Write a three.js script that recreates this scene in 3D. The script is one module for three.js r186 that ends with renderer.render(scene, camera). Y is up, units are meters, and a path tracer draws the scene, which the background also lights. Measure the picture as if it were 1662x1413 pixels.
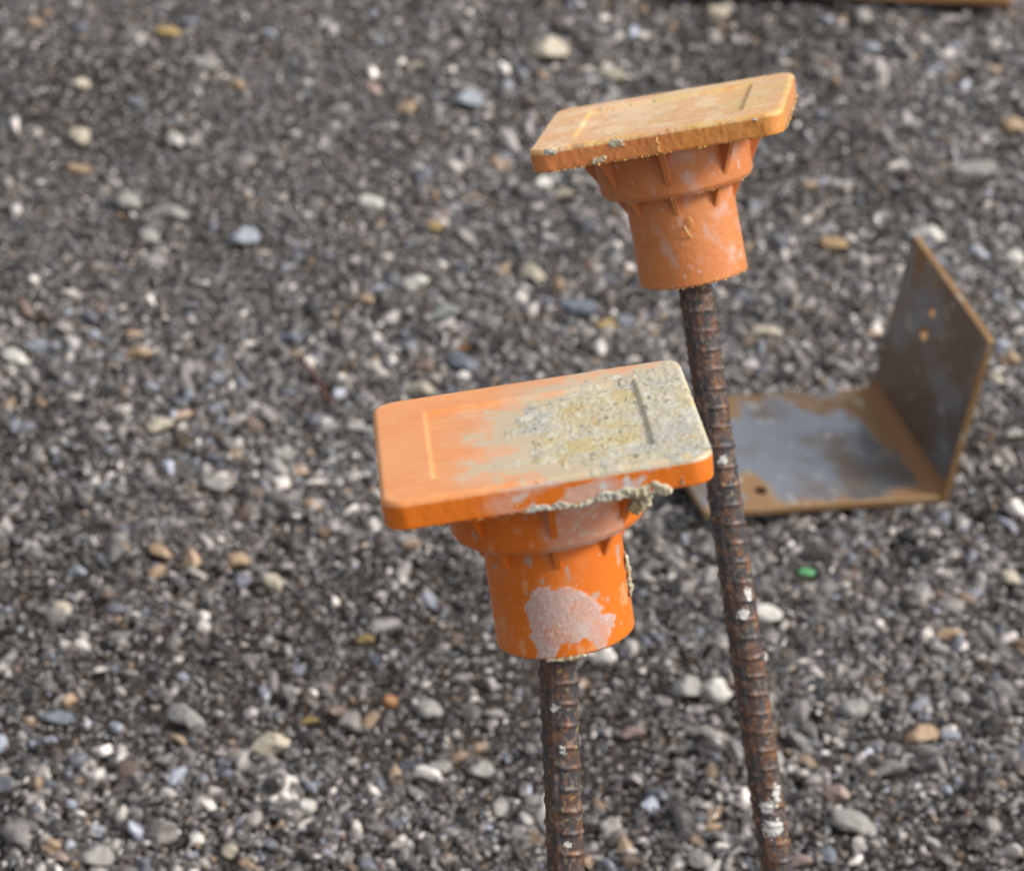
import * as THREE from 'three';
import { mergeGeometries, mergeVertices } from 'three/addons/utils/BufferGeometryUtils.js';

// ---------------------------------------------------------------- camera
const W = 1024, H = 870, CAM_H = 1.18459, PITCH = THREE.MathUtils.degToRad(31), ROLL = THREE.MathUtils.degToRad(3);
const scene = new THREE.Scene();
const camera = new THREE.PerspectiveCamera(13.433, W / H, 0.05, 2000);
const fwd = new THREE.Vector3(0, -Math.sin(PITCH), -Math.cos(PITCH)), up0 = new THREE.Vector3(0, Math.cos(PITCH), -Math.sin(PITCH)), rt0 = new THREE.Vector3(1, 0, 0);
const camUp = up0.clone().multiplyScalar(Math.cos(ROLL)).addScaledVector(rt0, -Math.sin(ROLL));
const camRt = rt0.clone().multiplyScalar(Math.cos(ROLL)).addScaledVector(up0, Math.sin(ROLL));
camera.position.set(0, CAM_H, 0);
camera.quaternion.setFromRotationMatrix(new THREE.Matrix4().makeBasis(camRt, camUp, fwd.clone().negate()));
camera.focus = 1.38;
camera.userData.fStop = 17;
camera.updateMatrixWorld(true);
// a pixel of the photograph, cut with the level plane y = h
function pix(x, y, h = 0) {
  const d = camRt.clone().multiplyScalar((x - 831) / 6000).addScaledVector(camUp, -(y - 706.5) / 6000).add(fwd);
  return camera.position.clone().addScaledVector(d, (h - CAM_H) / d.y);
}
const metresPerPixel = (p) => p.clone().sub(camera.position).dot(fwd) / 6000;

// ---------------------------------------------------------------- sky, sun, exposure
const SUN = new THREE.Vector3(0.76, 0.62, 0.08).normalize();
{
  const w = 256, h = 128, d = new Float32Array(w * h * 4), v = new THREE.Vector3();
  for (let j = 0; j < h; j++) for (let i = 0; i < w; i++) {
    const th = ((j + 0.5) / h - 0.5) * Math.PI, ph = ((i + 0.5) / w - 0.5) * 2 * Math.PI;
    v.set(Math.cos(ph) * Math.cos(th), Math.sin(th), Math.sin(ph) * Math.cos(th));
    const up = Math.max(0, v.y), glow = Math.max(0, v.dot(SUN)) ** 2.5;
    const L = v.y < 0 ? 0.05 : 0.2 + 0.07 * up + 0.8 * glow, k = (j * w + i) * 4;
    d[k] = L * (v.y < 0 ? 1 : 0.91 + 0.1 * glow); d[k + 1] = L * (v.y < 0 ? 0.94 : 0.985); d[k + 2] = L * (v.y < 0 ? 0.86 : 1.12 - 0.12 * glow); d[k + 3] = 1;
  }
  const sky = new THREE.DataTexture(d, w, h, THREE.RGBAFormat, THREE.FloatType);
  sky.mapping = THREE.EquirectangularReflectionMapping; sky.magFilter = THREE.LinearFilter; sky.needsUpdate = true;
  scene.background = sky; scene.environment = sky;
}
const sun = new THREE.DirectionalLight(new THREE.Color(1, 0.96, 0.9), 1.5);
sun.position.copy(SUN).multiplyScalar(6).add(new THREE.Vector3(0, 0, -2)); sun.target.position.set(0, 0, -2);
sun.castShadow = true; sun.shadow.radius = 24; sun.shadow.mapSize.set(2048, 2048);
Object.assign(sun.shadow.camera, { left: -2.5, right: 2.5, top: 2.5, bottom: -2.5, near: 0.5, far: 14 });
scene.add(sun, sun.target);

const renderer = new THREE.WebGLRenderer({ antialias: true });
renderer.setSize(W, H);
renderer.toneMapping = THREE.LinearToneMapping;
renderer.toneMappingExposure = 2.05;
renderer.shadowMap.enabled = true;

// ---------------------------------------------------------------- helpers
function rng(seed) { let s = seed >>> 0; return () => { s = (s + 0x6D2B79F5) | 0; let t = Math.imul(s ^ (s >>> 15), 1 | s); t = (t + Math.imul(t ^ (t >>> 7), 61 | t)) ^ t; return ((t ^ (t >>> 14)) >>> 0) / 4294967296; }; }
const PERM = new Float32Array(65536); { const r = rng(7); for (let i = 0; i < 65536; i++) PERM[i] = r() * 2 - 1; }
const hsh = (x, y, z) => PERM[(Math.imul(x, 374761393) ^ Math.imul(y, 668265263) ^ Math.imul(z, 2147483647 - 61)) >>> 7 & 65535];
function vn(x, y, z) {                                              // value noise, -1 .. 1
  const X = Math.floor(x), Y = Math.floor(y), Z = Math.floor(z); let u = x - X, v = y - Y, w = z - Z;
  u = u * u * (3 - 2 * u); v = v * v * (3 - 2 * v); w = w * w * (3 - 2 * w);
  const L = (a, b, t) => a + (b - a) * t;
  return L(L(L(hsh(X, Y, Z), hsh(X + 1, Y, Z), u), L(hsh(X, Y + 1, Z), hsh(X + 1, Y + 1, Z), u), v), L(L(hsh(X, Y, Z + 1), hsh(X + 1, Y, Z + 1), u), L(hsh(X, Y + 1, Z + 1), hsh(X + 1, Y + 1, Z + 1), u), v), w);
}
function fbm(x, y, z, o = 4) { let a = 0, k = 0.5, n = 0; for (let i = 0; i < o; i++) { a += vn(x, y, z) * k; n += k; k *= 0.5; x = x * 2.03 + 11.3; y = y * 2.03 + 5.7; z = z * 2.03 + 3.1; } return a / n; }
const sst = (a, b, x) => { const t = Math.min(1, Math.max(0, (x - a) / (b - a))); return t * t * (3 - 2 * t); };
const clamp = (x, a, b) => Math.min(b, Math.max(a, x));
const mixTo = (c, d, t) => { c[0] += (d[0] - c[0]) * t; c[1] += (d[1] - c[1]) * t; c[2] += (d[2] - c[2]) * t; return c; };
function inPoly(px, py, P) {                                        // signed distance, negative inside
  let d = 1e9, s = 1;
  for (let i = 0, j = P.length - 1; i < P.length; j = i++) {
    const ex = P[j][0] - P[i][0], ey = P[j][1] - P[i][1], wx = px - P[i][0], wy = py - P[i][1], t = clamp((wx * ex + wy * ey) / (ex * ex + ey * ey), 0, 1);
    d = Math.min(d, Math.hypot(wx - ex * t, wy - ey * t));
    const a = py >= P[i][1], b = py < P[j][1], c = ex * wy > ey * wx;
    if ((a && b && c) || (!a && !b && !c)) s = -s;
  }
  return s * d;
}
const taken = {};
function numbered(n) { const k = taken[n] = (taken[n] ?? -1) + 1; return k ? n + '_' + String(k).padStart(3, '0') : n; }
function tag(o, label, category, group, kind) { o.userData.label = label; if (category) o.userData.category = category; if (group) o.userData.group = group; if (kind) o.userData.kind = kind; return o; }
function part(name, g, m, parent) { const o = new THREE.Mesh(g, m); o.name = name; o.castShadow = o.receiveShadow = true; parent.add(o); return o; }
function thing(name, label, category, group) { const o = new THREE.Group(); o.name = numbered(name); scene.add(o); return tag(o, label, category, group); }
function indexed(verts, cols, idx) {
  const g = new THREE.BufferGeometry();
  g.setAttribute('position', new THREE.Float32BufferAttribute(verts, 3));
  if (cols) g.setAttribute('color', new THREE.Float32BufferAttribute(cols, 3));
  g.setIndex(idx); g.computeVertexNormals(); return g;
}
function paint(g, f) {                                              // a colour for every vertex: f(x, y, z) -> [r, g, b]
  const p = g.attributes.position, c = new Float32Array(p.count * 3);
  for (let i = 0; i < p.count; i++) c.set(f(p.getX(i), p.getY(i), p.getZ(i)), i * 3);
  g.setAttribute('color', new THREE.BufferAttribute(c, 3)); return g;
}
// a surface of revolution round y; prof: [r, y] points, step: metres between rings
function revolve(prof, nT, step, disp, col, close = true) {
  const P = []; for (let i = 0; i + 1 < prof.length; i++) { const [a, b] = prof[i], [c, d, s] = prof[i + 1], n = Math.max(1, Math.ceil(Math.hypot(c - a, d - b) / (s ?? step))); for (let k = 0; k < n; k++) P.push([a + (c - a) * k / n, b + (d - b) * k / n, i]); } P.push([...prof[prof.length - 1], prof.length - 1]);
  const v = [], c = [], ix = [];
  for (const [r, y, seg] of P) for (let j = 0; j < nT; j++) {
    const t = j / nT * 2 * Math.PI, q = r + (disp ? disp(t, y, r, seg) : 0); v.push(q * Math.sin(t), y, q * Math.cos(t));
    c.push(...col(t, y, r, seg));
  }
  for (let i = 0; i + 1 < P.length; i++) for (let j = 0; j < nT; j++) { const a = i * nT + j, b = i * nT + (j + 1) % nT; ix.push(a, a + nT, b, b, a + nT, b + nT); }
  return indexed(v, c, ix);
}
// a stone: a ball cut by planes, then roughened
function stone(seed, detail = 5, cuts = 8, rough = 0.05, flat = [1, 0.7, 0.85]) {
  const r = rng(seed), g0 = new THREE.IcosahedronGeometry(1, detail); g0.deleteAttribute('uv'); g0.deleteAttribute('normal');
  const g = mergeVertices(g0, 1e-5), p = g.attributes.position, N = [], v = new THREE.Vector3();
  for (let i = 0; i < cuts; i++) N.push([new THREE.Vector3(r() * 2 - 1, r() * 2 - 1, r() * 2 - 1).normalize(), 0.45 + r() * 0.4]);
  const o = r() * 50;
  for (let i = 0; i < p.count; i++) {
    v.fromBufferAttribute(p, i);
    for (const [n, d] of N) { const k = v.dot(n) - d; if (k > 0) v.addScaledVector(n, -k * 0.92); }
    v.multiplyScalar(1 + rough * 1.6 * vn(v.x * 1.7 + o, v.y * 1.7, v.z * 1.7) + rough * vn(v.x * 4 + o, v.y * 4, v.z * 4 + 9));
    p.setXYZ(i, v.x * flat[0], v.y * flat[1], v.z * flat[2]);
  }
  g.computeVertexNormals();
  return paint(g, (x, y, z) => { const k = 0.9 + 0.22 * fbm(x * 2.2 + o, y * 2.2, z * 2.2, 3) + 0.12 * vn(x * 9 + o, y * 9, z * 9); return [k, k * 0.99, k * 0.97]; });
}
const vc = (o) => new THREE.MeshPhysicalMaterial({ vertexColors: true, ...o });

// ---------------------------------------------------------------- ground
const gh = (x, z) => 0.006 * vn(x * 3.1, 0.5, z * 3.1) + 0.004 * vn(x * 9, 3.5, z * 9) + 0.0015 * vn(x * 31, 7.5, z * 31);
{
  const axis = (c, half, step) => { const a = []; for (let t = -half; t <= half + 1e-6; t += step) a.push(c + t); let s = step; let e = half; while (e < 900) { s *= 1.35; e += s; a.push(c + e); a.unshift(c - e); } return a; };
  const X = axis(0, 1.6, 0.016), Z = axis(-2, 1.6, 0.016), v = [], c = [], ix = [];
  for (const z of Z) for (const x of X) {
    const near = sst(4, 1.5, Math.hypot(x, z + 2));
    v.push(x, -0.003 + near * (gh(x, z) + 0.0012 * vn(x * 120, 1, z * 120)), z);
    const k = 0.9 + 0.25 * fbm(x * 14, 2, z * 14, 4) + 0.15 * vn(x * 60, 2, z * 60); const o = sst(1.0, 1.6, Math.max(Math.abs(x), Math.abs(z + 2.1) - 0.3)), p = 1 + 0.35 * o * vn(x * 37, 5, z * 37); c.push((0.05 + 0.05 * o) * k * p, (0.039 + 0.053 * o) * k * p, (0.031 + 0.054 * o) * k * p);
  }
  for (let j = 0; j + 1 < Z.length; j++) for (let i = 0; i + 1 < X.length; i++) { const a = j * X.length + i, b = a + X.length; ix.push(a, b, a + 1, a + 1, b, b + 1); }
  const g = indexed(v, c, ix), uv = new Float32Array(v.length / 3 * 2); for (let i = 0; i < uv.length / 2; i++) { uv[2 * i] = v[3 * i] / 0.4; uv[2 * i + 1] = v[3 * i + 2] / 0.4; }
  g.setAttribute('uv', new THREE.BufferAttribute(uv, 2));
  const S = 512, d = new Uint8Array(S * S * 4), b = new Uint8Array(S * S * 4), r = rng(3);   // sandy grain, 0.4 m a side
  for (let i = 0; i < S * S; i++) { const t = r(), k = 150 + 60 * r() + (t > 0.985 ? 45 : 0) - (t < 0.1 ? 60 : 0); d.set([clamp(k, 0, 255), clamp(k * 0.97, 0, 255), clamp(k * 0.93, 0, 255), 255], i * 4); const q = 255 * r(); b.set([q, q, q, 255], i * 4); }
  const mk = (a, srgb) => { const t = new THREE.DataTexture(a, S, S); t.wrapS = t.wrapT = THREE.RepeatWrapping; t.magFilter = THREE.LinearFilter; if (srgb) t.colorSpace = THREE.SRGBColorSpace; t.needsUpdate = true; return t; };
  const ground = new THREE.Mesh(g, new THREE.MeshStandardMaterial({ vertexColors: true, map: mk(d, true), bumpMap: mk(b), bumpScale: 0.0008, roughness: 0.95, color: new THREE.Color(2.2, 2.2, 2.2) }));
  ground.name = 'ground'; ground.userData.kind = 'structure'; ground.userData.label = 'dark brown damp soil under the gravel'; ground.receiveShadow = true; scene.add(ground);
}

// ---------------------------------------------------------------- gravel nobody could count
const PAL = [[0.27, [0.092, 0.083, 0.074]], [0.25, [0.195, 0.182, 0.166]], [0.16, [0.325, 0.308, 0.284]], [0.09, [0.14, 0.152, 0.175]], [0.035, [0.29, 0.21, 0.135]], [0.045, [0.12, 0.086, 0.066]], [0.03, [0.29, 0.32, 0.37]], [0.075, [0.6, 0.57, 0.52]], [0.045, [0.045, 0.041, 0.038]]];
function palette(r) { let t = r(); for (const [w, c] of PAL) { if ((t -= w) < 0) return c; } return PAL[0][1]; }
const KEEP = [];                                                    // spots kept free of loose gravel: [x, z, radius]
const gravel = new THREE.Group(); gravel.name = 'gravel'; scene.add(gravel);
tag(gravel, 'loose grey and brown crushed gravel covering the ground', 'gravel', null, 'stuff');
const stoneMat = vc({ roughness: 0.48, specularIntensity: 1 }), dampMat = vc({ roughness: 0.2, specularIntensity: 1 });
const VAR = 12, shapes = []; for (let k = 0; k < VAR; k++) shapes.push(stone(100 + k, 5, k % 4 === 0 ? 5 : 12 + k % 5, 0.14, [1.12, 0.46 + 0.08 * (k % 5), 0.56 + 0.09 * (k % 4)]));
function buildGravel() {
  const r = rng(21), M = shapes.map(() => []), C = shapes.map(() => []), q = new THREE.Quaternion(), e = new THREE.Euler(), m = new THREE.Matrix4(), p = new THREE.Vector3(), s = new THREE.Vector3();
  const lay = (n, area, size, lift, tone) => {
    for (let i = 0; i < n; i++) {
      const x = area[0] + (area[1] - area[0]) * r(), z = area[2] + (area[3] - area[2]) * r(), packed = sst(0.35, 0.75, sst(-1.75, -2.35, z) * sst(0.2, -0.25, x) + 0.35 * fbm(x * 4, 8, z * 4, 3)), a = size(r) * (tone === 0 ? 1 - 0.33 * packed : 1), fines = fbm(x * 6 + 3, 1, z * 9, 4);
      if (tone < 2 && r() < sst(0.0, 0.4, fines) * (tone ? 0.45 : 0.8)) continue;
      if (tone !== 1 && r() < packed * 0.4) continue;                 // finer, trodden-in gravel     // dirt shows between the stones in patches
      if (KEEP.some(([kx, kz, kr]) => (x - kx) ** 2 + (z - kz) ** 2 < (kr + a * 0.5) ** 2)) continue;
      const k = Math.floor(r() * VAR);
      e.set((r() - 0.5) * 1.7, r() * 6.283, (r() - 0.5) * 1.7); q.setFromEuler(e);
      p.set(x, gh(x, z) + a * lift(r), z); s.set(a * (0.8 + 0.45 * r()), a * (0.8 + 0.4 * r()), a * (0.8 + 0.4 * r()));
      m.compose(p, q, s); for (const t of m.elements) M[k].push(t);
      const c = palette(r), b = (0.4 + 1.1 * r()) * (tone === 1 ? 0.9 : 1); C[k].push(c[0] * b * 1.05, c[1] * b, c[2] * b);
    }
  };
  const gauss = (r) => Math.sqrt(-2 * Math.log(1 - r())) * Math.cos(6.283 * r());
  const med = (r) => clamp(0.0026 * Math.exp(0.5 * gauss(r)), 0.0011, 0.0088);
  lay(125000, [-0.72, 0.72, -3.05, -1.2], med, (r) => -0.15 + 0.75 * r(), 0);
  lay(290000, [-0.58, 0.58, -2.85, -1.35], (r) => 0.0008 + 0.0012 * r() * r() + 0.0006 * r(), (r) => 0.2 + 1.2 * r(), 1);
  lay(2600, [-0.72, 0.72, -3.05, -1.2], (r) => 0.006 + 0.0035 * r() * r(), (r) => 0.1 + 0.35 * r(), 2);
  const ring = (n, area, hole, k) => { for (const a of [[area[0], hole[0], area[2], area[3]], [hole[1], area[1], area[2], area[3]], [hole[0], hole[1], area[2], hole[2]], [hole[0], hole[1], hole[3], area[3]]]) lay(Math.round(n * (a[1] - a[0]) * (a[3] - a[2])), a, (r) => med(r) * k, (r) => -0.1 + 0.6 * r(), 3); };
  ring(42000, [-1.25, 1.25, -3.9, -0.6], [-0.72, 0.72, -3.05, -1.2], 1.15);       // stones per square metre, thinning into the soil
  ring(9000, [-2.6, 2.6, -6.4, 0.6], [-1.25, 1.25, -3.9, -0.6], 1.6);
  shapes.forEach((g, k) => {
    const n = M[k].length / 16, im = new THREE.InstancedMesh(g, k % 3 === 1 ? dampMat : stoneMat, n);
    im.instanceMatrix.array.set(M[k]); im.instanceColor = new THREE.InstancedBufferAttribute(new Float32Array(C[k]), 3);
    im.name = k ? 'gravel_stones_' + String(k).padStart(3, '0') : 'gravel_stones'; im.userData.kind = 'stuff'; im.castShadow = im.receiveShadow = true; gravel.add(im);
  });
}

// ---------------------------------------------------------------- rebar caps
const PW = 0.108, PD = 0.1095, PT = 0.0101, YB = -0.0738, YC = -0.0333, RB = 0.0236, RC = 0.0330, RIN = 0.036;
const plastic = vc({ roughness: 0.42, ior: 1.5, specularIntensity: 0.8, sheen: 0.6, sheenRoughness: 0.55, sheenColor: new THREE.Color(1, 0.86, 0.7) });
const plasticWorn = vc({ roughness: 0.5, specularIntensity: 0.75, sheen: 0.9, sheenRoughness: 0.5, sheenColor: new THREE.Color(1, 0.86, 0.72) });
const mortarMat = vc({ roughness: 0.95, specularIntensity: 0.3 });
function plateGeo(seed, n, edge, col) {
  const g0 = new THREE.BoxGeometry(2, 2, 2, n, 22, n); g0.deleteAttribute('uv'); g0.deleteAttribute('normal');
  const g = mergeVertices(g0, 1e-5), p = g.attributes.position, hx = PW / 2, hz = PD / 2, ht = PT / 2, rc = 0.0085;
  for (let i = 0; i < p.count; i++) {
    const b = p.getY(i); let x = p.getX(i) * hx, z = p.getZ(i) * hz, y = b * ht;
    const cx = clamp(x, -(hx - rc), hx - rc), cz = clamp(z, -(hz - rc), hz - rc); let dx = x - cx, dz = z - cz;
    const m = Math.max(Math.abs(dx), Math.abs(dz)), l = Math.hypot(dx, dz);
    if (l > 1e-9) {
      const rf = y > 0 ? 0.0024 : 0.0009, mr = Math.max(0, m - (rc - rf)), yr = Math.max(0, Math.abs(y) - (ht - rf)), mm = Math.max(mr, yr), ll = Math.hypot(mr, yr);
      let m2 = m; if (ll > 1e-9) { m2 = m - mr + mr * mm / ll; y = Math.sign(y) * (Math.min(Math.abs(y), ht - rf) + yr * mm / ll); }
      if (m > rc - 1e-6) m2 += edge * (0.25 * vn(x * 260 + seed, y * 260, z * 260) + 0.5 * vn(x * 700 + seed, y * 500, z * 700));
      m2 -= 0.0006 * (0.5 - y / PT) * (m / rc);                    // moulding draft
      dx *= m2 / l; dz *= m2 / l;
    }
    x = cx + dx; z = cz + dz; y -= ht;
    if (b > 0.999) {
      const d = Math.max(Math.abs(x), Math.abs(z)) - RIN; y -= 0.0012 * sst(0.0007, -0.0007, d);
      y += edge * (0.35 * fbm(x * 60 + seed, 1, z * 220, 3) + 0.22 * vn(x * 400, seed, z * 900));
    }
    p.setXYZ(i, x, y, z);
  }
  g.computeVertexNormals(); return paint(g, col);
}
function lump(seed, pos, rad, rough = 0.28, detail = 6) {
  const g0 = new THREE.IcosahedronGeometry(1, detail); g0.deleteAttribute('uv'); g0.deleteAttribute('normal'); const g = mergeVertices(g0, 1e-5), p = g.attributes.position;
  for (let i = 0; i < p.count; i++) {
    const x = p.getX(i), y = p.getY(i), z = p.getZ(i), k = 1 + rough * (vn(x * 2 + seed, y * 2, z * 2) + 0.6 * vn(x * 5, y * 5 + seed, z * 5) + 0.35 * vn(x * 11, y * 11, z * 11 + seed));
    p.setXYZ(i, pos[0] + x * k * rad[0], pos[1] + y * k * rad[1], pos[2] + z * k * rad[2]);
  }
  g.computeVertexNormals(); return g;
}
const mortarCol = (x, y, z) => {
  const c = [0.52, 0.46, 0.33], a = fbm(x * 70, y * 120, z * 150, 5), b = fbm(x * 260 + 9, y * 330, z * 420, 4), s = vn(x * 1500, y * 1500, z * 1500), t = vn(x * 900 + 40, y * 900, z * 900);
  mixTo(c, [0.54, 0.42, 0.17], sst(-0.1, 0.45, a) * 0.65); mixTo(c, [0.42, 0.41, 0.37], sst(0.1, 0.5, -a) * 0.6); mixTo(c, [0.6, 0.58, 0.51], sst(0.1, 0.5, b) * 0.5);
  const k = 1 + 0.07 * s + 0.08 * b; mixTo(c, [0.13, 0.12, 0.1], sst(0.74, 0.88, t) * 0.7); mixTo(c, [0.52, 0.33, 0.1], sst(0.76, 0.88, vn(x * 600, y * 600 + 7, z * 600)) * 0.5);
  return [c[0] * k, c[1] * k, c[2] * k];
};
function fin(r0, y0, r1, y1, r2, th) {                              // a triangular gusset in the plane x = 0 facing +z
  const s = new THREE.Shape(); s.moveTo(r0, y0); s.lineTo(r1, y0); s.lineTo(r2, y1); s.lineTo(r0, y1); s.closePath();
  const g = new THREE.ExtrudeGeometry(s, { depth: th, bevelEnabled: true, bevelSize: 0.0003, bevelThickness: 0.0003, bevelSegments: 2 }); g.translate(0, 0, -th / 2); g.rotateY(-Math.PI / 2); return g;
}
function cap(label, pos, right, up, front, o) {
  const t = thing('rebar_guard', label, 'safety cap', 'orange caps on the rebar stakes');
  t.position.set(...pos); t.quaternion.setFromRotationMatrix(new THREE.Matrix4().makeBasis(new THREE.Vector3(...right), new THREE.Vector3(...up), new THREE.Vector3(...front)));
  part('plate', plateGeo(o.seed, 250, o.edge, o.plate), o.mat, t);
  const grain = (a, y, r) => o.edge * (0.25 * vn(Math.sin(a) * 14, y * 600, Math.cos(a) * 14) + 0.2 * vn(Math.sin(a) * 40, y * 1700, Math.cos(a) * 40));
  part('collar', revolve([[0.0345, -0.0098], [RC + 0.0002, YC + 0.0022], [RC - 0.0012, YC + 0.0003], [RC - 0.0028, YC], [RB - 0.001, YC + 0.0002, 0.001]], 400, 0.0006, grain, (a, y) => o.body(a, y, 1)), o.mat, t);
  part('barrel', revolve([[RB - 0.0002, YC + 0.001], [RB, YB + 0.0006], [RB - 0.0006, YB], [0.0192, YB, 0.0008], [0.0188, -0.0115, 0.004], [0.0005, -0.0112, 0.004]], 360, 0.00045, (a, y, r, s) => (s === 0 || s === 1 ? grain(a, y, r) + (o.bump ? o.bump(a, y) : 0) : 0) + (s < 3 ? o.edge * 1.2 * sst(YB + 0.0012, YB, y) * vn(Math.sin(a) * 40, 2, Math.cos(a) * 40) : 0), (a, y) => o.body(a, y, 0)), o.mat, t);
  const f1 = paint(fin(0.0300, -0.0098, 0.0436, YC + 0.0055, 0.0331, 0.0019), (x, y, z) => o.body(Math.atan2(x, z), y, 2)), f2 = paint(fin(0.0225, YC + 0.0001, 0.0285, YC - 0.0085, 0.0235, 0.0017), (x, y, z) => o.body(Math.atan2(x, z), y, 2));
  for (let k = 0; k < 8; k++) { part('gusset', f1, o.mat, t).rotation.y = k * Math.PI / 4; part('lower_gusset', f2, o.mat, t).rotation.y = k * Math.PI / 4; }
  return t;
}
// slivers of plastic torn up along the edges
function burrs(t, n, seed, col, spots) {
  const r = rng(seed), G = [];
  for (let i = 0; i < n; i++) {
    const [p, out] = spots(r), s = 0.0003 + 0.0006 * r() * r(), g = new THREE.TetrahedronGeometry(1, 0); g.deleteAttribute('uv');
    g.scale(s, s * (0.5 + 0.8 * r()), s * (0.4 + r())); g.rotateX(r() * 6); g.rotateY(r() * 6); g.rotateZ(r() * 6); g.translate(p[0] + out[0] * s * 0.4, p[1] + out[1] * s * 0.4, p[2] + out[2] * s * 0.4); G.push(g);
  }
  const g = paint(mergeGeometries(G), col); const o = part('burrs', g, plasticWorn, t); o.userData.kind = 'stuff'; return o;
}
const plateRim = (r) => { const s = Math.floor(r() * 4), k = (r() * 2 - 1) * 0.046, top = r() < 0.35, y = top ? -0.0006 : -PT + 0.0002, e = s % 2 ? PW / 2 : PD / 2, q = (s < 2 ? 1 : -1) * (e - (top ? 0.0012 : 0.0004)); return s % 2 ? [[q, y, k], [Math.sign(q), 0, 0]] : [[k, y, q], [0, 0, Math.sign(q)]]; };

// the cap with dried concrete on it
const onTop = [[-0.17, -0.42], [0, -0.63], [0.3, -0.77], [0.6, -0.82], [0.84, -0.9], [0.95, -1.05], [1.6, -1.1], [1.6, 1.2], [0.95, 1.25], [0.8, 1.12], [0.62, 1.06], [0.5, 1.2], [0.2, 1.15], [0.08, 0.95], [-0.1, 0.8], [-0.36, 0.66], [-0.34, 0.52], [-0.08, 0.4], [-0.12, 0.2], [-0.24, 0.05], [-0.3, -0.06], [-0.2, -0.2]];
const splat = [[775, 760], [880, 745], [1000, 725], [1120, 745], [1200, 810], [1300, 880], [1290, 930], [1410, 945], [1385, 1020], [1300, 1040], [1350, 1050], [1340, 1160], [1260, 1210], [1220, 1140], [1170, 1125], [1100, 1160], [960, 1180], [905, 1310], [790, 1310], [760, 1150], [715, 1040], [700, 870]];
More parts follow.
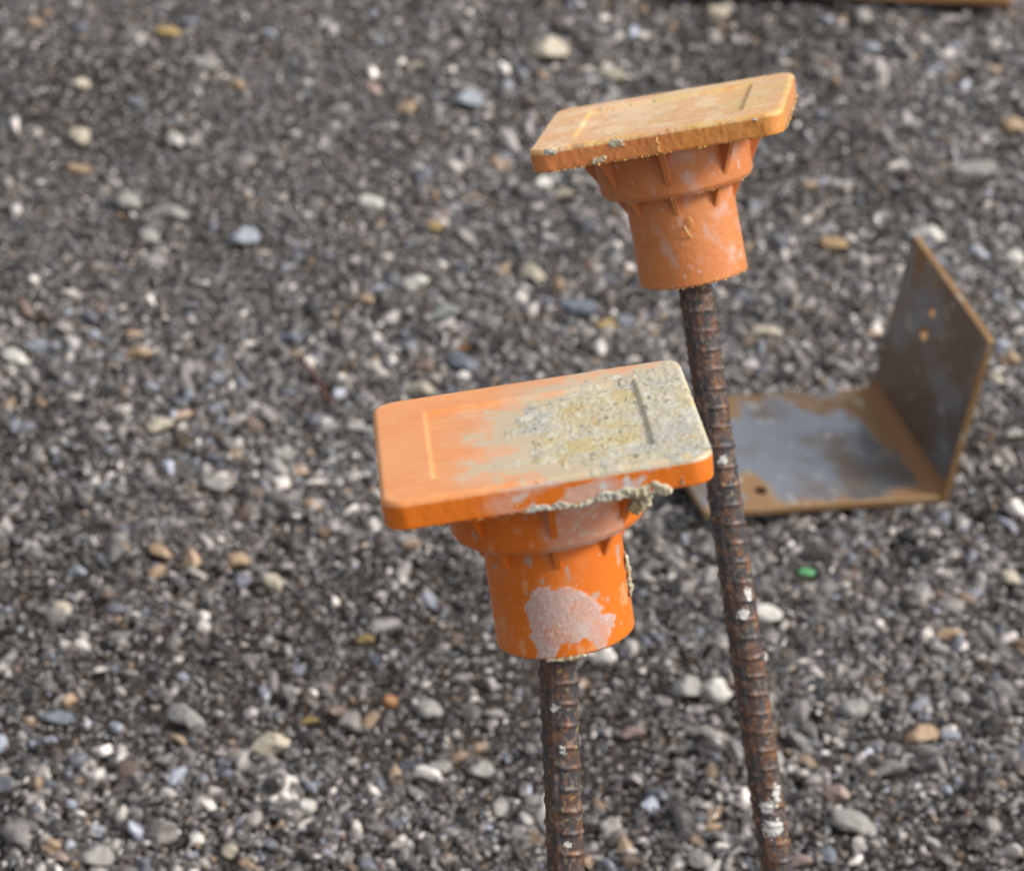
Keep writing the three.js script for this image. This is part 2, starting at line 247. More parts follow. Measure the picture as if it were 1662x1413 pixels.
// barrel angle and height to the spot in the close-up the splat was traced in
const toSpot = (a, y) => { const s = Math.sin(a + 0.066), zx = 965 + 565 * s, chord = 1225 - (zx - 450) * 0.18, zy = chord + 165 * Math.cos(a + 0.066) - (y - YB) * 4512 * 4.874; return [zx - (zy - 950) * -0.15, zy]; };
const O1 = [0.71, 0.165, 0.01];
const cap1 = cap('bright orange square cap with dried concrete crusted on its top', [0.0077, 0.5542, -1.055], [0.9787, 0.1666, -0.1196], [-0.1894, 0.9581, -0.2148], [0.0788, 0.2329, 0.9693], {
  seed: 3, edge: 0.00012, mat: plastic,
  plate: (x, y, z) => {
    const c = [...O1], n = fbm(x * 45, y * 45, z * 60, 4), k = 1 + 0.1 * n; mixTo(c, [0.74, 0.24, 0.06], sst(0.0, 0.6, fbm(x * 70 + 4, y * 70, z * 150, 4)) * 0.3);
    mixTo(c, [0.75, 0.45, 0.3], sst(0.45, 0.75, fbm(x * 160, y * 300, z * 420, 3)) * 0.7);
    if (y > -0.0022) {                                              // sky sheen painted into the finely scratched upper face, cement film round the crust
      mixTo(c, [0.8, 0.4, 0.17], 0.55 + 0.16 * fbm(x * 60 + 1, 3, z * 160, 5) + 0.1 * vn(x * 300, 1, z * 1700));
      const d = inPoly(x / PW * 2, z / PD * 2, onTop); mixTo(c, [0.66, 0.42, 0.27], sst(0.4, 0.02, d + 0.22 * fbm(x * 80, 6, z * 110, 4)) * 0.6);
      mixTo(c, [0.55, 0.46, 0.3], sst(0.16, -0.04, d + 0.3 * fbm(x * 260, 2, z * 330, 4)) * 0.85);   // thin speckled skin past the crust's rim
    }
    if (z > 0.05 && y < -0.001) {                                   // cement smeared down the front edge
      const w = fbm(x * 110 + 2, y * 170, 4, 4), s = sst(-0.022, 0.0, x + 0.012 * w) * sst(0.045, 0.03, x + 0.012 * w);
      mixTo(c, [0.6, 0.42, 0.33], s * sst(-0.15, 0.25, w) * 0.75); mixTo(c, [0.58, 0.56, 0.52], s * sst(0.15, 0.4, fbm(x * 190, y * 190, 8, 4)) * 0.9);
    }
    return [c[0] * k, c[1] * k, c[2] * k];
  },
  body: (a, y, which) => {
    const X = Math.sin(a) * 0.024, Z = Math.cos(a) * 0.024, c = [...O1], k = 1 + 0.09 * fbm(X * 60, y * 60, Z * 60, 4);
    mixTo(c, [0.64, 0.25, 0.1], sst(0.15, 0.6, fbm(X * 90 + 7, y * 90, Z * 90, 4)) * 0.3);
    mixTo(c, [0.42, 0.34, 0.27], sst(0.72, 0.8, vn(X * 330 + 3, y * 260, Z * 330)) * 0.75);
    mixTo(c, [0.78, 0.45, 0.24], sst(0.25, 0.6, fbm(X * 330 + 13, y * 210, Z * 330, 4)) * 0.45); mixTo(c, [0.6, 0.5, 0.42], sst(0.8, 0.9, vn(X * 900, y * 800, Z * 900)) * 0.6);   // scuffs and dust specks
    if (which === 1) {                                              // cement film wiped over the collar below the drip
      const w = fbm(X * 130, y * 130, Z * 130, 4), d = Math.hypot((a > Math.PI ? a - 2 * Math.PI : a) - 0.42, (y + 0.023) * 30) - 0.42 + 0.35 * w, s = sst(0.08, -0.1, d);
      mixTo(c, [0.6, 0.33, 0.22], s * 0.7); mixTo(c, [0.62, 0.48, 0.38], s * sst(0.1, 0.5, fbm(X * 600, y * 600, Z * 600, 3)) * 0.7);
    }
    if (which === 0 && Math.cos(a) > -0.1) {
      const [px, py] = toSpot(a, y), d = inPoly(px, py, splat) + 48 * fbm(X * 380, y * 380, Z * 380, 4);
      const s = sst(6, -10, d), w = fbm(X * 300, y * 300, Z * 300, 4);
      mixTo(c, [0.56, 0.37, 0.31], s * clamp(0.85 + 0.4 * w, 0.4, 1)); mixTo(c, [0.58, 0.47, 0.41], s * sst(0.0, 0.45, fbm(X * 170 + 6, y * 170, Z * 170, 4)) * 0.5); mixTo(c, [0.7, 0.64, 0.56], s * sst(0.2, 0.6, fbm(X * 1300, y * 1300, Z * 1300, 3)) * 0.6);
      mixTo(c, [0.7, 0.6, 0.55], s * sst(-14, -4, d) * 0.5);
    }
    return [c[0] * k, c[1] * k, c[2] * k];
  },
  bump: (a, y) => { if (Math.cos(a) < -0.1) return 0; const [px, py] = toSpot(a, y), d = inPoly(px, py, splat); return sst(6, -10, d) * (0.00012 + 0.00014 * vn(a * 60, y * 2000, 3)); },
});
{
  const n = 230, v = [], c = [], ix = [], hgt = [], hx = PW / 2, hz = PD / 2;
  for (let j = 0; j <= n; j++) for (let i = 0; i <= n; i++) {
    const u = -0.5 + 1.502 * i / n, w = -1.005 + 2.01 * j / n, x = Math.min(u, 1) * hx, z = clamp(w, -1, 1) * hz;
    const e = Math.max(0, 0.0024 - (hx - x)), f = Math.max(0, 0.0024 - (hz - Math.abs(z))), q = Math.min(0.0024, Math.hypot(e, f)), drop = 0.0024 - Math.sqrt(Math.max(0, 0.0024 ** 2 - q * q));
    const cxx = Math.max(0, x - (hx - 0.0085)), czz = Math.max(0, Math.abs(z) - (hz - 0.0085)), corner = Math.hypot(cxx, czz) > 0.0083 ? 0.004 : 0;
    const s = -inPoly(u, w, onTop) + 0.16 * fbm(x * 190, 3, z * 260, 5);
    let t = -0.00045 + 0.00085 * sst(-0.05, 0.25, s) + 0.0003 * sst(0.0, 0.1, s) * fbm(x * 150, 9, z * 170, 4) + 0.00013 * sst(0, 0.06, s) * vn(x * 900, 9, z * 900);
    const d = Math.max(Math.abs(x), Math.abs(z)) - RIN; t -= 0.0012 * sst(0.0007, -0.0007, d); t -= 0.00035 * Math.exp(-(((x - RIN - 0.0002) / 0.0007) ** 2)) * (Math.abs(z) < RIN && z < 0.02 ? 1 : 0);
    v.push(x, t - drop - corner, z); hgt.push(s > -0.06 && corner === 0 && u < 1.0015); c.push(...mortarCol(x, 0, z));
  }
  for (let j = 0; j < n; j++) for (let i = 0; i < n; i++) { const a = j * (n + 1) + i, b = a + n + 1; if (hgt[a] && hgt[b] && hgt[a + 1] && hgt[b + 1]) ix.push(a, b, a + 1, a + 1, b, b + 1); }
  tag(part('concrete_crust', indexed(v, c, ix), mortarMat, cap1), 'pale grey dried concrete crust on the plate');
  const r = rng(55), G = [], zf = PD / 2;
  {
    const nu = 260, nv = 64, v = [], ix = [], on = [], x0 = -0.011, x1 = 0.043;
    for (let i = 0; i <= nu; i++) for (let j = 0; j <= nv; j++) {
      const x = x0 + (x1 - x0) * i / nu, p = 0.0125 * j / nv, e = 0.0062, face = p < e;                 // down the front edge, then back under the plate
      const yb = face ? -PT + e - p : -PT, zb = face ? zf - 0.0007 * (0.4 + 0.6 * p / e) - 0.0001 : zf - 0.0008 - (p - e), turn = sst(e - 0.0012, e + 0.0012, p) * Math.PI / 2;
      const ends = sst(x0, x0 + 0.006, x) * sst(x1, x1 - 0.009, x), lowB = 0.0022 + 0.0028 * (0.5 + 0.9 * fbm(x * 130, 4, 1, 3)) * sst(0.03, 0.012, x), hiB = 0.0016 + 0.0034 * (0.4 + fbm(x * 110 + 7, 2, 1, 4));
      const d = p < e ? (e - p) / Math.max(0.0004, hiB) : (p - e) / lowB, s = (1 - d) * ends + 0.7 * fbm(x * 300, p * 330, 3, 5) - 0.05;
      const t = -0.0004 + 0.0008 * sst(-0.05, 0.35, s) + sst(0, 0.5, s) * (0.0016 * Math.max(0, fbm(x * 190, p * 190, 8, 3) + 0.25) + 0.0007 * fbm(x * 800, p * 800, 5, 3));
      v.push(x, yb - Math.sin(turn) * t, zb + Math.cos(turn) * t); on.push(s > -0.12);
    }
    for (let i = 0; i < nu; i++) for (let j = 0; j < nv; j++) { const k = i * (nv + 1) + j, q = k + nv + 1; if (on[k] && on[q] && on[k + 1] && on[q + 1]) ix.push(k, k + 1, q, q, k + 1, q + 1); }
    G.push(indexed(v, null, ix));
  }
  tag(part('concrete_drip', paint(mergeGeometries(G), mortarCol), mortarMat, cap1), 'rough concrete drip along the lower edge of the plate');
  const F = []; for (let i = 0; i < 14; i++) { const q = i / 13; F.push(lump(120 + i, [0.0348 - 0.006 * q + 0.001 * (r() - 0.5), -PT - 0.0015 - 0.0125 * q, 0.0305 - 0.006 * q], [0.0026 + 0.0008 * r(), 0.0024, 0.0024], 0.45, 6)); }
  part('concrete_on_gusset', paint(mergeGeometries(F), mortarCol), mortarMat, cap1);
  const B = []; for (let i = 0; i < 16; i++) { const a = 1.42 + 0.12 * (r() - 0.5), y = -0.0485 - 0.0125 * i / 15; B.push(lump(160 + i, [Math.sin(a) * RB, y, Math.cos(a) * RB], [0.0005 + 0.0006 * r(), 0.0012, 0.0022], 0.6, 5)); }
  part('concrete_spatter', paint(mergeGeometries(B), mortarCol), mortarMat, cap1); B.length = 0;
  for (let i = 0; i < 20; i++) { const a = -0.32 + 0.5 * i / 19; B.push(lump(200 + i, [Math.sin(a) * 0.0226, YB - 0.0001, Math.cos(a) * 0.0226], [0.0012, 0.0007 + 0.0003 * r(), 0.0011], 0.35, 4)); }
  part('concrete_rim', paint(mergeGeometries(B), mortarCol), mortarMat, cap1);
  burrs(cap1, 90, 12, () => [0.78, 0.42, 0.1], plateRim);
}
// the worn cap
const O2 = [0.6, 0.2, 0.06];
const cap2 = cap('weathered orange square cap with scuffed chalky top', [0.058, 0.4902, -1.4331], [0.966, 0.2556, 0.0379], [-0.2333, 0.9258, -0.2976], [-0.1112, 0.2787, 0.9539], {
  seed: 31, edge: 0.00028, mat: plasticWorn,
  plate: (x, y, z) => {
    const c = [...O2], k = 1 + 0.12 * fbm(x * 50 + 3, y * 50, z * 60, 4);
    mixTo(c, [0.68, 0.3, 0.05], sst(-0.02, 0.04, x + 0.02 * fbm(x * 60, y * 60, z * 60, 3)) * 0.5);        // yellower and paler towards the right
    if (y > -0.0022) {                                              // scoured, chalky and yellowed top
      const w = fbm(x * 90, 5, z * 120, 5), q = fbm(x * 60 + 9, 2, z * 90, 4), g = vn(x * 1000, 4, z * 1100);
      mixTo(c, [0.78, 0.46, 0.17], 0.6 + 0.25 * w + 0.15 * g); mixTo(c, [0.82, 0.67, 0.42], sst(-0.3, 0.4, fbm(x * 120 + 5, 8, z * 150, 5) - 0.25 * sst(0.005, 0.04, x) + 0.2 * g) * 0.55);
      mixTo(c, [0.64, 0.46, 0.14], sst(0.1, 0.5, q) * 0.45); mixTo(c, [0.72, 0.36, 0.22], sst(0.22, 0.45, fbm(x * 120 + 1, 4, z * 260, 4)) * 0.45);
      mixTo(c, [0.2, 0.18, 0.12], sst(0.66, 0.8, vn(x * 500, 3, z * 900)) * 0.5);
    } else {
      mixTo(c, [0.62, 0.27, 0.09], sst(0.05, 0.45, fbm(x * 120 + 8, y * 260, z * 120, 4)) * 0.4); mixTo(c, [0.72, 0.42, 0.12], sst(0.6, 0.8, vn(x * 900, y * 900, z * 900)) * 0.35);
    }
    return [c[0] * k, c[1] * k, c[2] * k];
  },
  body: (a, y, which) => {
    const X = Math.sin(a) * 0.024, Z = Math.cos(a) * 0.024, c = [...O2], k = 1 + 0.1 * fbm(X * 60, y * 60, Z * 60, 4), w = fbm(X * 110 + 2, y * 150, Z * 110, 5);
    mixTo(c, [0.62, 0.24, 0.075], sst(-0.2, 0.5, w) * 0.5);
    mixTo(c, [0.58, 0.4, 0.32], sst(0.15, 0.75, fbm(X * 160 + 9, y * 110, Z * 160, 5) + (which === 1 ? 0.2 * sst(-0.1, 0.4, a) * sst(1.6, 1.2, a) : 0)) * 0.7);
    mixTo(c, [0.62, 0.5, 0.44], sst(0.78, 0.88, vn(X * 820, y * 620, Z * 820)) * 0.6);
    return [c[0] * k, c[1] * k, c[2] * k];
  },
});
{
  const G = [], zf = PD / 2, r = rng(8);
  for (const [x, y, s] of [[-0.0445, -0.0016, 1.1], [-0.0425, -0.002, 0.7], [-0.0165, -0.0025, 1.3], [-0.0145, -0.0018, 0.9], [-0.0135, -0.0034, 0.6], [-0.025, -0.0082, 1.2], [-0.0225, -0.0075, 0.8], [-0.0268, -0.009, 0.6], [0.0425, -0.0022, 0.6]])
    G.push(lump(300 + G.length, [x, y, zf - 0.0004], [0.0017 * s, 0.0011 * s, 0.0007], 0.5, 5));
  for (const g of G) part('concrete_speck', paint(g, mortarCol), mortarMat, cap2);
  const curl = (pts, w) => { const g = new THREE.TubeGeometry(new THREE.CatmullRomCurve3(pts.map((p) => new THREE.Vector3(...p))), 14, w, 6); g.deleteAttribute('uv'); return g; };
  const R = RB + 0.0004, at = (a, y, o = 0) => [Math.sin(a) * (R + o), y, Math.cos(a) * (R + o)];
  for (const g of [curl([[0.0012, -0.0025, zf], [0.0008, -0.0042, zf + 0.0008], [0.0014, -0.0056, zf]], 0.00028), curl([[0.0013, -0.0066, zf], [0.0009, -0.0078, zf + 0.0006], [0.0016, -0.0092, zf]], 0.00024), curl([at(0.1, -0.047), at(0.13, -0.0495, 0.0009), at(0.19, -0.0525)], 0.0004), curl([at(0.2, -0.0435), at(0.24, -0.0455, 0.0006), at(0.22, -0.048)], 0.0003)]) part('plastic_curl', paint(g, () => [0.75, 0.46, 0.16]), plasticWorn, cap2);
  burrs(cap2, 420, 13, (x, y, z) => [0.74, 0.46, 0.14], plateRim);
  const o = burrs(cap2, 90, 14, () => [0.74, 0.48, 0.2], (q) => { const a = q() * 6.283; return q() < 0.6 ? [[Math.sin(a) * (RB - 0.0002), YB + 0.0001, Math.cos(a) * (RB - 0.0002)], [0, -1, 0]] : [[Math.sin(a) * (RC - 0.001), YC + 0.0004, Math.cos(a) * (RC - 0.001)], [0, -1, 0]]; });
  o.name = 'burrs_001';
}

// ---------------------------------------------------------------- rebar stakes
const steelMat = vc({ roughness: 0.52, metalness: 0.15, specularIntensity: 0.8 });
function rebar(label, base, dir, len, rad, pitch, turn, seed, spots) {
  const t = thing('rebar_stake', label, 'rebar', 'rusty rebar stakes standing in the gravel');
  t.position.set(...base); t.quaternion.setFromUnitVectors(new THREE.Vector3(0, 1, 0), new THREE.Vector3(...dir).normalize());
  const nT = 120, bury = 0.07, v = [], c = [], ix = [], S = []; for (let s = -bury; s < len - 0.38; s += 0.002) S.push(s); for (let s = Math.max(-bury, len - 0.38); s < len; s += 0.00045) S.push(s); S.push(len);
  for (const s of S) for (let j = 0; j < nT; j++) {
    const a = j / nT * 2 * Math.PI, b = a - turn, side = Math.abs(Math.sin(b)) < 1 ? Math.sin(b) : 0, X = Math.sin(a), Z = Math.cos(a);
    const half = Math.cos(b) > 0 ? 0 : 0.5, sk = s / pitch + half + 0.16 * Math.sin(b) * (half ? -1 : 1) + 0.05 * vn(s * 90, seed, 1), ph = sk - Math.floor(sk) - 0.5;
    const cres = sst(0.08, 0.45, Math.abs(Math.cos(b))), wear = 0.75 + 0.25 * vn(X * 2, s * 80, Z * 2 + seed);
    const ribK = Math.exp(-((ph / 0.1) ** 2)) * cres * wear, lon = Math.exp(-((Math.cos(b) / 0.13) ** 2));
    const q = rad + 0.0008 * ribK + 0.00045 * lon + 0.00009 * fbm(X * 5 + seed, s * 700, Z * 5, 3) + 0.00008 * vn(X * 13, s * 2000, Z * 13 + seed);
    v.push(X * q, s, Z * q);
    const n1 = fbm(X * 2.3 + seed, s * 260, Z * 2.3, 5), n2 = fbm(X * 4.5 + 20, s * 420, Z * 4.5 + seed, 4), n3 = vn(X * 14, s * 1500 + seed, Z * 14);
    const k = [0.06, 0.054, 0.053]; mixTo(k, [0.11, 0.115, 0.125], sst(0.0, 0.5, n2) * 0.5);
    mixTo(k, [0.12, 0.064, 0.043], sst(-0.3, 0.3, n1 - 0.06 + 0.16 * ribK + 0.14 * n3)); mixTo(k, [0.3, 0.125, 0.05], sst(0.12, 0.5, n2 + 0.25 * n1) * 0.5); mixTo(k, [0.3, 0.23, 0.18], sst(0.15, 0.55, fbm(X * 4 + 50, s * 420, Z * 4, 4)) * 0.55);
    mixTo(k, [0.5, 0.34, 0.1], sst(0.76, 0.86, vn(X * 9 + 31, s * 900, Z * 9)) * 0.8);
    for (const [ss, aa, w, h] of spots) { const d = Math.hypot((a > Math.PI ? a - 2 * Math.PI : a) - aa, 0) / w, e = (s - ss) / h; if (Math.abs(e) < 2 && d < 2) mixTo(k, [0.62, 0.6, 0.55], sst(1.0, 0.75, Math.hypot(d, e) + 0.9 * fbm(X * 9, s * 1100, Z * 9, 3))); }
    c.push(...k);
  }
  for (let i = 0; i + 1 < S.length; i++) for (let j = 0; j < nT; j++) { const p = i * nT + j, q = i * nT + (j + 1) % nT; ix.push(p, q, p + nT, q, q + nT, p + nT); }
  const e = v.length / 3; v.push(0, len + 0.0004, 0, 0, -bury, 0); c.push(0.15, 0.06, 0.03, 0.15, 0.06, 0.03);
  for (let j = 0; j < nT; j++) { const k = (S.length - 1) * nT; ix.push(k + j, k + (j + 1) % nT, e, (j + 1) % nT, j, e + 1); }
  part('bar', indexed(v, c, ix), steelMat, t);
  return t;
}
// photo row to height along the stake
const row = (g, p, y0, y1, L0, L1) => (y) => L1 + (L0 - L1) * (y - y0) / (y1 - y0);
const L2 = 0.4514, r2 = (y) => L2 - (y - 446) / 966 * 0.268;
rebar('rusty ribbed rebar stake under the weathered chalky cap', [0.1646, 0, -1.2797], [-0.1986, 0.9356, -0.2917], L2 + 0.062, 0.0073, 0.0088, 1.1, 5,
  [[r2(742), 0.25, 0.3, 0.0022], [r2(965), 0.7, 0.3, 0.003], [r2(996), 0.15, 0.4, 0.0025], [r2(1303), 0.75, 0.3, 0.004], [r2(1322), 0.0, 0.45, 0.0035], [r2(1360), 0.2, 0.7, 0.0042]]);
const L1 = 0.5032, r1 = (y) => L1 - (y - 1031) / 382 * 0.083;
rebar('rusty ribbed rebar stake under the concrete crusted cap', [0.0644, 0, -0.9034], [-0.0909, 0.959, -0.2686], L1 + 0.0615, 0.0063, 0.0078, 1.15, 9,
  [[r1(1140), -0.2, 0.25, 0.0014], [r1(1212), 0.1, 0.18, 0.002], [r1(1368), 0.15, 0.3, 0.001]]);

// ---------------------------------------------------------------- angle bracket
{
  const K = 1.0077, C = camera.position, A = 0.1559 * K, B = 0.1127 * K, U = 0.1151 * K, TH = 0.0048;
  const t = thing('angle_bracket', 'bent steel angle bracket with rusty edges lying on the gravel', 'bracket');
  t.position.set(0.2416, 0.0232, -1.9504).sub(C).multiplyScalar(K).add(C);
  t.quaternion.setFromRotationMatrix(new THREE.Matrix4().makeBasis(new THREE.Vector3(0.9304, -0.0929, -0.3547), new THREE.Vector3(0.1257, 0.9895, 0.0706), new THREE.Vector3(0.3444, -0.1103, 0.9323)));
  const tex = (seed, f) => {                                        // 0.2 m a side
    const S = 512, d = new Uint8Array(S * S * 4), q = new Uint8Array(S * S * 4), o = [0, 0, 0];
    for (let j = 0; j < S; j++) for (let i = 0; i < S; i++) { const x = (i / S - 0.5) * 0.4, y = (j / S - 0.5) * 0.4, [c, ro] = f(x, y); for (let m = 0; m < 3; m++) o[m] = 255 * Math.pow(clamp(c[m], 0, 1), 1 / 2.2); d.set([...o, 255], (j * S + i) * 4); q.set([255, 255 * ro, 0, 255], (j * S + i) * 4); }
    const mk = (a, s) => { const x = new THREE.DataTexture(a, S, S); x.magFilter = THREE.LinearFilter; x.wrapS = x.wrapT = THREE.RepeatWrapping; x.repeat.set(2.5, 2.5); x.offset.set(0.5, 0.5); if (s) x.colorSpace = THREE.SRGBColorSpace; x.needsUpdate = true; return x; };
    return new THREE.MeshStandardMaterial({ map: mk(d, true), roughnessMap: mk(q), roughness: 1, metalness: 0.75 });
  };
  const STEEL = [0.27, 0.28, 0.3];                                // the same scaled steel on both flanges
  const rusty = (x, y, edge, seed, bare) => {                       // rust creeping in from the cut edges over blue-grey mill scale
    const n = fbm(x * 28 + seed, y * 28, seed, 5), m = fbm(x * 75, y * 75 + seed, 2, 4), c = [...bare], r = sst(0.024, 0.002, edge + 0.055 * n + 0.02 * m);
    mixTo(c, [0.3, 0.33, 0.36], sst(0.1, 0.5, m) * 0.35); mixTo(c, [0.2, 0.135, 0.08], sst(-0.1, 0.4, n + 0.2 * m + (seed === 2 ? 0.22 : -0.1)) * 0.8); mixTo(c, [0.34, 0.19, 0.075], r * 0.9); mixTo(c, [0.42, 0.29, 0.16], r * sst(0, 0.5, m) * 0.7); mixTo(c, [0.5, 0.48, 0.42], sst(0.42, 0.6, fbm(x * 110, y * 110, seed + 4, 3)) * 0.6);
    return [c, clamp(0.28 + 0.45 * r + 0.2 * sst(0, 0.5, n), 0.25, 0.9)];
  };
  const slab = (w, h, holes, mat, name) => {
    const s = new THREE.Shape(), r = 0.0025; s.moveTo(-w / 2 + r, -h / 2); s.lineTo(w / 2 - r, -h / 2); s.quadraticCurveTo(w / 2, -h / 2, w / 2, -h / 2 + r); s.lineTo(w / 2, h / 2 - r); s.quadraticCurveTo(w / 2, h / 2, w / 2 - r, h / 2); s.lineTo(-w / 2 + r, h / 2); s.quadraticCurveTo(-w / 2, h / 2, -w / 2, h / 2 - r); s.lineTo(-w / 2, -h / 2 + r); s.quadraticCurveTo(-w / 2, -h / 2, -w / 2 + r, -h / 2);
    for (const [x, y, q] of holes) { const p = new THREE.Path(); p.absarc(x, y, q, 0, 2 * Math.PI, true); s.holes.push(p); }
    const g = new THREE.ExtrudeGeometry(s, { depth: TH - 0.0012, bevelEnabled: true, bevelSize: 0.0006, bevelOffset: -0.0006, bevelThickness: 0.0006, bevelSegments: 2, curveSegments: 20 });
    g.translate(0, 0, 0.0006); const o = part(name, g, mat, t); return o;
  };
  // base: shape x along the flange, shape y to the back; its top face at local y = 0
  const base = slab(A, B, [[-A / 2 + 0.043, -B / 2 + 0.0185, 0.0042]], tex(1, (x, y) => rusty(x, y, Math.min(A / 2 - Math.abs(x) + 0.012, B / 2 - Math.abs(y), x > 0 ? A / 2 - x - 0.006 : 1), 1, STEEL)), 'base_flange');
  base.rotation.x = -Math.PI / 2; base.position.set(-A / 2, -TH, 0);
  // upright: its inner face at local x = 0
  const upr = slab(B, U + TH, [[0.012, 0.034, 0.0034], [0.014, 0.016, 0.0042]], tex(2, (x, y) => rusty(x, y, Math.min(B / 2 - Math.abs(x) + 0.024, U / 2 - Math.abs(y) + 0.02), 2, STEEL)), 'upright_flange');
  upr.rotation.y = Math.PI / 2; upr.position.set(0.0002, (U - TH) / 2 - 0.0002, 0);
  const f = new THREE.Shape(), R = 0.009; f.moveTo(0.0005, -0.0005); f.lineTo(0.0005, R); f.absarc(-R, R, R, 0, -Math.PI / 2, true); f.lineTo(-R, -0.0005); f.closePath();
  const fg = new THREE.ExtrudeGeometry(f, { depth: B - 0.003, bevelEnabled: false, curveSegments: 12 }); fg.translate(0, 0, -(B - 0.003) / 2);
  part('inner_fillet', fg, new THREE.MeshStandardMaterial({ color: new THREE.Color(0.22, 0.11, 0.045), roughness: 0.8, metalness: 0.1 }), t);
}

// ---------------------------------------------------------------- plank beyond
{
  const a = pix(1300, -6, 0.012), b = pix(1642, 12, 0.012), d = b.clone().sub(a), L = 0.62, th = 0.026, dep = 0.09;
  const t = thing('timber_plank', 'orange brown timber plank lying flat on the gravel', 'plank');
  t.position.copy(b); t.rotation.y = -Math.atan2(d.z, d.x);
  const g0 = new THREE.BoxGeometry(L, th, dep, 160, 14, 30), p = g0.attributes.position;
  for (let i = 0; i < p.count; i++) { const x = p.getX(i), y = p.getY(i), z = p.getZ(i), e = 0.0007 * vn(x * 30, y * 400, z * 200); p.setXYZ(i, x - L / 2 + (x > L / 2 - 0.001 ? 0.002 * vn(y * 200, z * 90, 3) : 0), y + th / 2 + e, z - dep / 2 + 0.6 * e); }
  g0.deleteAttribute('uv'); g0.deleteAttribute('normal'); const g = mergeVertices(g0, 1e-5); g.computeVertexNormals();
  paint(g, (x, y, z) => { const n = fbm(x * 9, y * 260, z * 160, 4), c = [0.4, 0.2, 0.075]; mixTo(c, [0.58, 0.36, 0.17], sst(-0.1, 0.5, n)); mixTo(c, [0.2, 0.09, 0.035], sst(0.1, 0.5, -n)); return c; });
  part('board', g, vc({ roughness: 0.7 }), t);
}

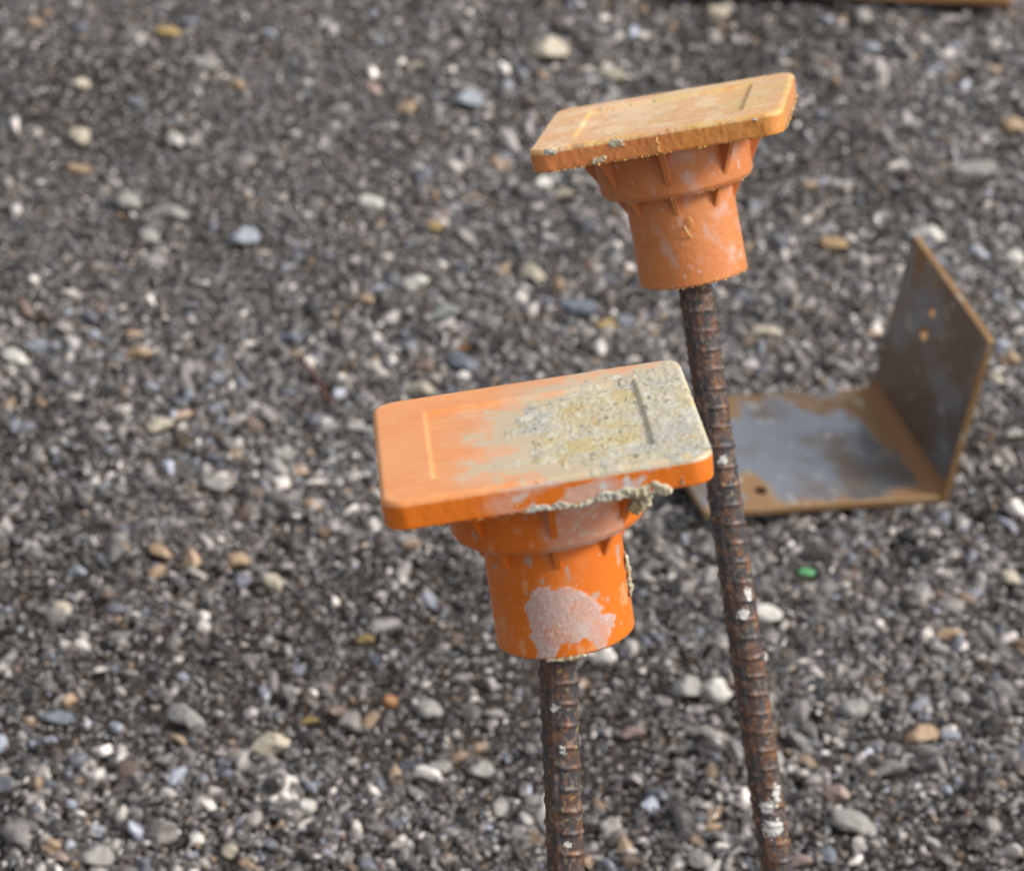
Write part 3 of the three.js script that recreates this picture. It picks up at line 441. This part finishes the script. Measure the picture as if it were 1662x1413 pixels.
// ---------------------------------------------------------------- pebbles that stand out one by one
const KINDS = {
  white: [[0.6, 0.57, 0.51], 'white'], cream: [[0.48, 0.42, 0.32], 'cream'], tan: [[0.38, 0.265, 0.165], 'tan brown'], ochre: [[0.36, 0.25, 0.1], 'yellow ochre'], orange: [[0.4, 0.2, 0.09], 'orange'],
  pink: [[0.38, 0.275, 0.235], 'pinkish'], slate: [[0.15, 0.17, 0.195], 'slate blue'], blue: [[0.29, 0.315, 0.345], 'pale blue grey'], grey: [[0.31, 0.29, 0.265], 'light grey'], mint: [[0.39, 0.41, 0.35], 'pale green'],
};
const PEB = [ // photo x, y, width, height, kind, turn
  [890, 82, 56, 50, 'cream', 0.4], [995, 118, 46, 34, 'cream', -0.5], [603, 325, 36, 40, 'white', 1.3], [676, 448, 40, 28, 'white', 0.5], [865, 434, 52, 34, 'cream', -0.3], [727, 497, 52, 46, 'mint', 0], [985, 517, 42, 26, 'ochre', 0],
  [945, 490, 58, 36, 'slate', 0.1], [128, 215, 40, 32, 'cream', -0.8], [222, 570, 50, 30, 'tan', 0.1], [25, 578, 52, 34, 'white', 0], [260, 687, 48, 40, 'cream', 0.6], [350, 785, 44, 36, 'grey', -0.5], [335, 100, 44, 36, 'grey', 0], [270, 48, 46, 22, 'ochre', 0],
  [385, 130, 32, 26, 'tan', -0.4], [605, 140, 34, 30, 'pink', 0], [678, 98, 38, 24, 'cream', 0], [758, 160, 44, 40, 'blue', 0], [1168, 15, 38, 34, 'cream', 0], [1400, 28, 30, 34, 'grey', 0], [685, 627, 48, 34, 'cream', -0.3], [752, 583, 58, 36, 'slate', -0.1],
  [752, 555, 28, 20, 'orange', 0], [395, 378, 46, 40, 'blue', 0.2], [445, 942, 46, 30, 'cream', -0.9], [385, 905, 40, 30, 'tan', 0], [440, 1205, 60, 46, 'cream', 0.4], [300, 1160, 76, 40, 'grey', -0.3], [505, 1163, 34, 24, 'ochre', 0], [90, 1158, 54, 28, 'slate', 0],
  [635, 1133, 24, 24, 'orange', 0], [695, 1145, 46, 36, 'grey', 0.2], [1160, 1122, 58, 56, 'white', -0.9], [1247, 1000, 38, 56, 'white', 1.5], [1060, 920, 40, 40, 'grey', 0], [1495, 1190, 52, 40, 'tan', 0.3], [1585, 268, 76, 40, 'grey', 0.1], [1645, 195, 44, 36, 'tan', 0],
  [1507, 372, 52, 44, 'white', 0], [1245, 525, 62, 24, 'cream', 0], [918, 310, 36, 32, 'cream', 0], [880, 295, 28, 28, 'white', 0], [1650, 405, 30, 34, 'white', 1.2], [1382, 1335, 88, 42, 'grey', -0.35], [1360, 1285, 40, 38, 'pink', 0], [1140, 1392, 56, 40, 'grey', 0], [1300, 1396, 50, 34, 'pink', 0],
  [155, 1386, 52, 44, 'grey', 0], [715, 1240, 42, 30, 'grey', 0], [100, 980, 34, 22, 'cream', 0], [125, 920, 30, 24, 'blue', 0], [260, 892, 46, 30, 'tan', 0], [595, 1030, 32, 26, 'ochre', 0], [780, 1240, 40, 32, 'grey', 0], [130, 268, 42, 20, 'tan', 0], [205, 322, 46, 36, 'grey', 0], [275, 338, 60, 36, 'grey', 0],
  [285, 222, 36, 30, 'white', 0], [30, 62, 26, 24, 'white', 0], [130, 130, 28, 26, 'cream', 0], [500, 1310, 30, 30, 'white', 0], [318, 1362, 28, 26, 'white', 0], [372, 1380, 26, 30, 'cream', 0.8], [100, 1385, 30, 22, 'pink', 0], [1450, 1240, 60, 44, 'grey', 0], [1250, 1235, 40, 40, 'grey', 0], [1390, 1150, 46, 40, 'grey', 0.4], [1640, 935, 36, 30, 'cream', 0], [1545, 1025, 48, 26, 'tan', 0.3],
  [1560, 1130, 40, 34, 'grey', 0], [1030, 1185, 44, 34, 'pink', 0], [1115, 1120, 46, 50, 'grey', 0.3], [705, 360, 30, 26, 'ochre', 0], [1415, 75, 30, 20, 'blue', 0], [1640, 570, 36, 30, 'tan', 0], [1618, 605, 30, 28, 'cream', 0], [1650, 700, 30, 28, 'white', 0], [575, 690, 34, 26, 'grey', 0], [460, 735, 40, 30, 'grey', 0], [240, 380, 36, 30, 'grey', 0], [470, 540, 44, 26, 'slate', 0],
];
function pebbleLabel(i) {
  const [x, y, w, h, kind] = PEB[i], size = w > 52 ? 'large' : w < 33 ? 'small' : 'middling', shape = h / w < 0.68 ? 'long' : h / w > 0.95 ? 'round' : 'oval';
  let near = null, best = 1e9; PEB.forEach((q, j) => { const d = Math.hypot(q[0] - x, q[1] - y); if (j !== i && d < best && q[4] !== kind) { best = d; near = q; } });
  const by = Math.hypot(x - 1500, y - 600) < 240 ? 'by the angle bracket' : y > 850 && Math.abs(x - (1128 + (y - 446) * 0.139)) < 75 ? 'by the rebar stake' : y < 40 && x > 1100 ? 'in front of the timber plank' : best < 170 ? `near a ${near[2] > 52 ? 'large ' : near[2] < 33 ? 'small ' : ''}${KINDS[near[4]][1]} pebble` : 'alone among dark gravel';
  return `${size} ${shape} ${KINDS[kind][1]} pebble ${by}`;
}
const shapesP = [0, 1, 2, 3, 4, 5].map((k) => stone(500 + k, 8, 5 + k, 0.085, [1, 0.8, 0.85])), pebMat = {};
PEB.forEach(([x, y, w, h, kind, turn], i) => {
  const r = rng(900 + i), p0 = pix(x, y, 0.004), mp = metresPerPixel(p0), a = w * mp * 0.54, b = h * mp * 0.62, p = pix(x, y, 0.003 + b * 0.35);
  const m = pebMat[kind] ??= vc({ color: new THREE.Color(...KINDS[kind][0]), roughness: 0.55, specularIntensity: 0.7 });
  const o = new THREE.Mesh(shapesP[i % 6], m); o.name = numbered('pebble'); o.castShadow = o.receiveShadow = true;
  o.position.set(p.x, gh(p.x, p.z) + b * 0.45, p.z); o.scale.set(a, b * 0.8, b * 1.05); o.rotation.set((r() - 0.5) * 0.3, turn, (r() - 0.5) * 0.3);
  tag(o, pebbleLabel(i), 'pebble', KINDS[kind][1] + ' pebbles in the gravel'); scene.add(o); KEEP.push([p.x, p.z, (a + b) * 0.42]);
});
// litter: a green scrap, a wood chip, a dry twig
{
  const p = pix(1310, 930, 0.006), g = stone(77, 4, 7, 0.08, [1, 0.45, 0.75]); const o = new THREE.Mesh(g, vc({ color: new THREE.Color(0.13, 0.42, 0.16), roughness: 0.35 }));
  o.name = 'plastic_scrap'; o.scale.setScalar(0.0052); o.position.set(p.x, gh(p.x, p.z) + 0.004, p.z); tag(o, 'small bright green plastic scrap on the gravel', 'scrap'); scene.add(o); KEEP.push([p.x, p.z, 0.007]);
  const q = pix(1350, 386, 0.006), w = new THREE.Mesh(stone(78, 4, 10, 0.05, [1, 0.22, 0.5]), vc({ color: new THREE.Color(0.42, 0.28, 0.14), roughness: 0.85 }));
  w.name = 'wood_chip'; w.scale.setScalar(0.012); w.position.set(q.x, gh(q.x, q.z) + 0.006, q.z); w.rotation.set(0.2, -0.4, 0.1); tag(w, 'pale yellowish wood chip lying on the gravel', 'wood chip'); scene.add(w); KEEP.push([q.x, q.z, 0.011]);
  const e0 = pix(486, 578, 0.009), e1 = pix(512, 612, 0.012), e2 = pix(536, 655, 0.008), tw = new THREE.Mesh(paint(new THREE.TubeGeometry(new THREE.CatmullRomCurve3([e0, e1, e2]), 24, 0.0014, 8), (x, y, z) => { const k = 0.8 + 0.5 * vn(x * 300, y * 300, z * 300); return [0.13 * k, 0.045 * k, 0.03 * k]; }), vc({ roughness: 0.8 }));
  tw.name = 'dry_twig'; tag(tw, 'thin dark reddish twig lying on the gravel', 'twig'); scene.add(tw);
}
buildGravel();
for (const o of scene.children) if (o.isMesh || o.isGroup) o.traverse((m) => { if (m.isMesh) m.castShadow = m.receiveShadow = true; });
renderer.render(scene, camera);
